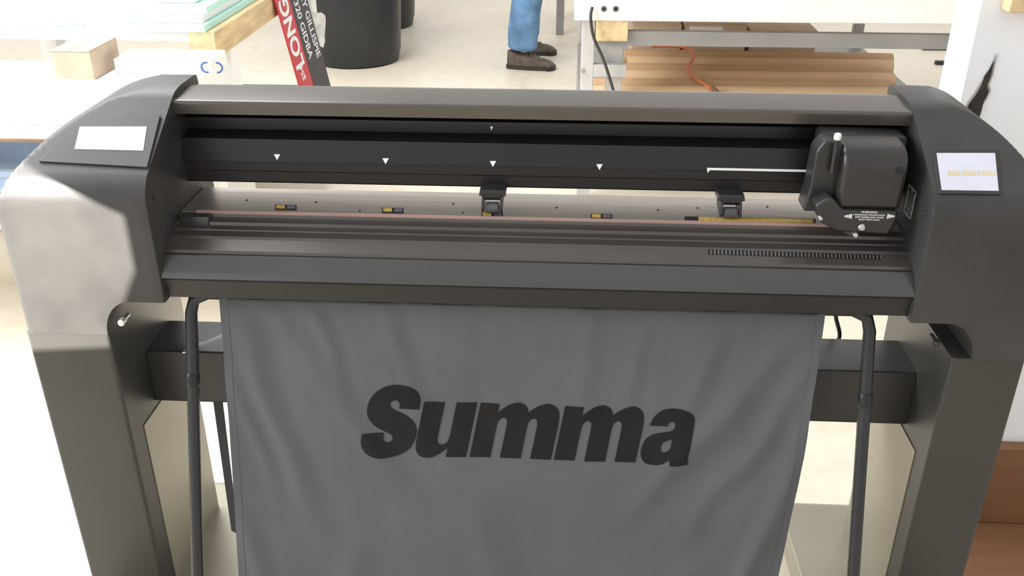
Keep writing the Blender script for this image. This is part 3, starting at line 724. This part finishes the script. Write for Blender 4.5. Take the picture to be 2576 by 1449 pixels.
# near white table
TA = thing('white_table', 'white table at the left behind the machine, washed out by daylight', 'table', (-2.1, 1.4, 0))
obj('tabletop', box(nb(), -3.0, -1.18, 1.09, 1.84, .71, .75), M['paperw'], TA, bevel=.004)
obj('edge_strip', box(nb(), -3.0, -1.18, 1.082, 1.09, .714, .722), M['kraftd'], TA)
for x in (-2.95, -1.26):
    for y in (1.14, 1.74): obj('leg', box(nb(), x, x+.06, y, y+.06, 0, .71), M['paperw'], TA, bevel=.003)
obj('lower_shelf', box(nb(), -2.95, -1.20, 1.15, 1.79, .42, .445), M['paperw'], TA)
tag(obj('foam_sheet', box(nb(), -2.4, -1.35, 1.30, 1.52, .751, .775), M['foam'], bevel=.002), 'pale teal foam sheet lying on the white table', 'foam sheet')
tag(obj('paper_stack', box(nb(), -1.75, -1.30, 1.12, 1.27, .751, .80), M['paperw'], bevel=.003), 'stack of white paper at the front of the white table', 'paper')
a, b = P(138, 150, y=1.62).x, P(222, 150, y=1.62).x
carton(a, b+.02, 1.60, 1.80, .751, .845, 'pale cardboard box standing on the white table', 'cardpale')
p = P(535, 185, y=1.80)
wc = thing('white_carton', 'white carton with blue curved marks printed on its front near the timber end', 'box', (p.x, 1.7, .751))
obj('carton_body', box(nb(), p.x-.28, p.x+.045, 1.68, 1.83, .751, .80), M['paperw'], wc, bevel=.003)
for px, a0_, a1_ in ((520, 70, 290), (548, -100, 100)):
    q = P(px, 180, y=1.678)
    pts = [(q.x+r*math.cos(math.radians(t)), .777+r*math.sin(math.radians(t))) for r, rng in ((.019, [a0_+(a1_-a0_)*i/14 for i in range(15)]), (.013, [a1_-(a1_-a0_)*i/14 for i in range(15)])) for t in rng]
    obj('printed_mark', prism(nb(), pts, 1.677, 1.6795, 'y'), M['navy'], wc, label='blue curved mark')
cr = thing('plastic_crate', 'pale blue crate on the shelf under the white table', 'crate', (-1.75, 1.4, .445))
x0, x1, y0, y1, z0, z1 = -2.05, -1.66, 1.35, 1.65, .446, .53
bm = nb()
for a in ((x0, x1, y0, y0+.012), (x0, x1, y1-.012, y1), (x0, x0+.012, y0, y1), (x1-.012, x1, y0, y1)): box(bm, a[0], a[1], a[2], a[3], z0, z1)
box(bm, x0, x1, y0, y1, z0, z0+.012)
obj('crate_body', bm, M['blue'], cr)
obj('rim', prism(nb(), [(y0-.012, z1-.02), (y0, z1-.02), (y0, z1), (y0-.012, z1)], x0-.012, x1+.012, 'x'), M['blue'], cr)
# foam offcut on the floor seen through the gap
p = P(565, 458, z=0)
tag(obj('foam_offcut', box(nb(), p.x-.06, p.x+.06, p.y-.05, p.y+.05, 0, .03), M['foamd'], bevel=.003), 'green foam offcut lying on the floor behind the machine', 'foam sheet')
# leaning signs
LK = .182
E1 = Vector((-LK, 0, 1)).normalized(); SNn = Vector((1, 0, LK)).normalized()
def lean(z, y, o_=0): return Vector((-1.203-LK*(z-.84), y, z))+SNn*o_
def sign(y0, y1, m, lab, o_, z0=.302, z1=1.25):
    q = [lean(z0, y0, o_), lean(z0, y1, o_), lean(z1, y1, o_), lean(z1, y0, o_)]
    t = thing('sign_board', lab, 'sign', tuple((q[0]+q[1])/2))
    obj('panel', plate(nb(), q, SNn, .005), m, t)
    return t
s1 = sign(2.60, 2.79, M['signred'], 'red sign board with big white letters leaning beside the black one', 0)
t = text_bm('LONG', .105, .0035); bmesh.ops.scale(t, vec=(1, 1.7, 1), verts=t.verts)
obj('lettering', place(t, lean(.67, 2.695, .0056), E1, (0, -1, 0)), M['white'], s1, label='white letters')
t = text_bm('$54', .04, .001, sy=1.6)
obj('lettering', place(t, lean(.50, 2.69, .0056), E1, (0, -1, 0)), M['white'], s1, label='small white characters')
s2 = sign(2.795, 3.05, M['signblk'], 'black sign board with white lettering leaning right of the red one', .0)
obj('lettering', place(text_bm('KERRY GILLISPIE', .054, .0009, sy=1.8), lean(.69, 2.985, .0056), -E1, (0, 1, 0)), M['white'], s2, label='upper line of white letters')
obj('lettering', place(text_bm('320 GIDBA', .054, .0009, sy=1.8), lean(.65, 2.865, .0056), -E1, (0, 1, 0)), M['white'], s2, label='lower line of white letters')
bm = nb(); g = []
for i in range(7):
    row = []
    for j in range(5):
        a = Vector((782+j*9-i*.5+random.uniform(-3, 3), 28+i*14+j*2+random.uniform(-3, 3)))
        row.append(bm.verts.new(P(a.x, a.y, y=3.09+.012*math.sin(j*2+i)+random.uniform(-.008, .008))))
    g.append(row)
for a, b in zip(g, g[1:]):
    for j in range(4): bm.faces.new((a[j], a[j+1], b[j+1], b[j]))
tag(obj('paper_scrap', bm, M['paperw']), 'crumpled white scrap hanging at the edge of the black sign', 'paper')

# ------------------------------------------------------------------ light
w = bpy.data.worlds.new('world'); S.world = w; w.use_nodes = True
bg = w.node_tree.nodes['Background']; bg.inputs[0].default_value = (1.0, .985, .96, 1); bg.inputs[1].default_value = 1.0
# unseen slab added behind the camera; its hole shapes the sun patch
SD = Vector((.45, .75, -.48)).normalized()
WY = -2.5; s = (-WY)/SD.y
def back(x, z): return (x-SD.x*s, z-SD.z*s)
hole = [back(-.793, .743), back(-.726, .878), back(-.726, .966), back(-1.45, 1.33), back(-1.45, .69)]
bm = nb(); outer = [(-1.3, 0), (-1.3, 3.8), (-3.75, 3.8), (-3.75, 0)]
ho = [bm.verts.new((x, WY, z)) for x, z in hole]; ou = [bm.verts.new((x, WY, z)) for x, z in outer]
bm.faces.new((ou[0], ou[1], ho[2], ho[1])); bm.faces.new((ou[1], ou[2], ho[3], ho[2])); bm.faces.new((ou[2], ou[3], ho[4], ho[3])); bm.faces.new((ou[3], ou[0], ho[0], ho[4])); bm.faces.new((ou[0], ho[1], ho[0]))
struct('beam_mask', bm, M['wall'])
def lamp(name, kind, loc, d, energy, col=(1, 1, 1), **k):
    l = bpy.data.lights.new(name, kind); l.energy = energy; l.color = col
    for a, b in k.items(): setattr(l, a, b)
    o = bpy.data.objects.new(name, l); COL.objects.link(o); o.location = loc
    o.rotation_euler = Vector(d).to_track_quat('-Z', 'Y').to_euler(); return o
T0 = Vector((-1.08, 0, .98))
lamp('sun_beam', 'SPOT', T0-SD*40, SD, 0.80e6, (1, .97, .92), spot_size=.045, spot_blend=.05, shadow_soft_size=.07)
lamp('window_light', 'AREA', (-2.5, .1, 1.9), (1, .0, -.40), 115, (.92, .96, 1), shape='RECTANGLE', size=2.0, size_y=1.8)
lamp('left_fill', 'AREA', (-2.4, 2.1, 3.3), (0, 0, -1), 180, (1, 1, 1), shape='RECTANGLE', size=2.4, size_y=2.0)  # fill lamp added overhead to whiten the left tables
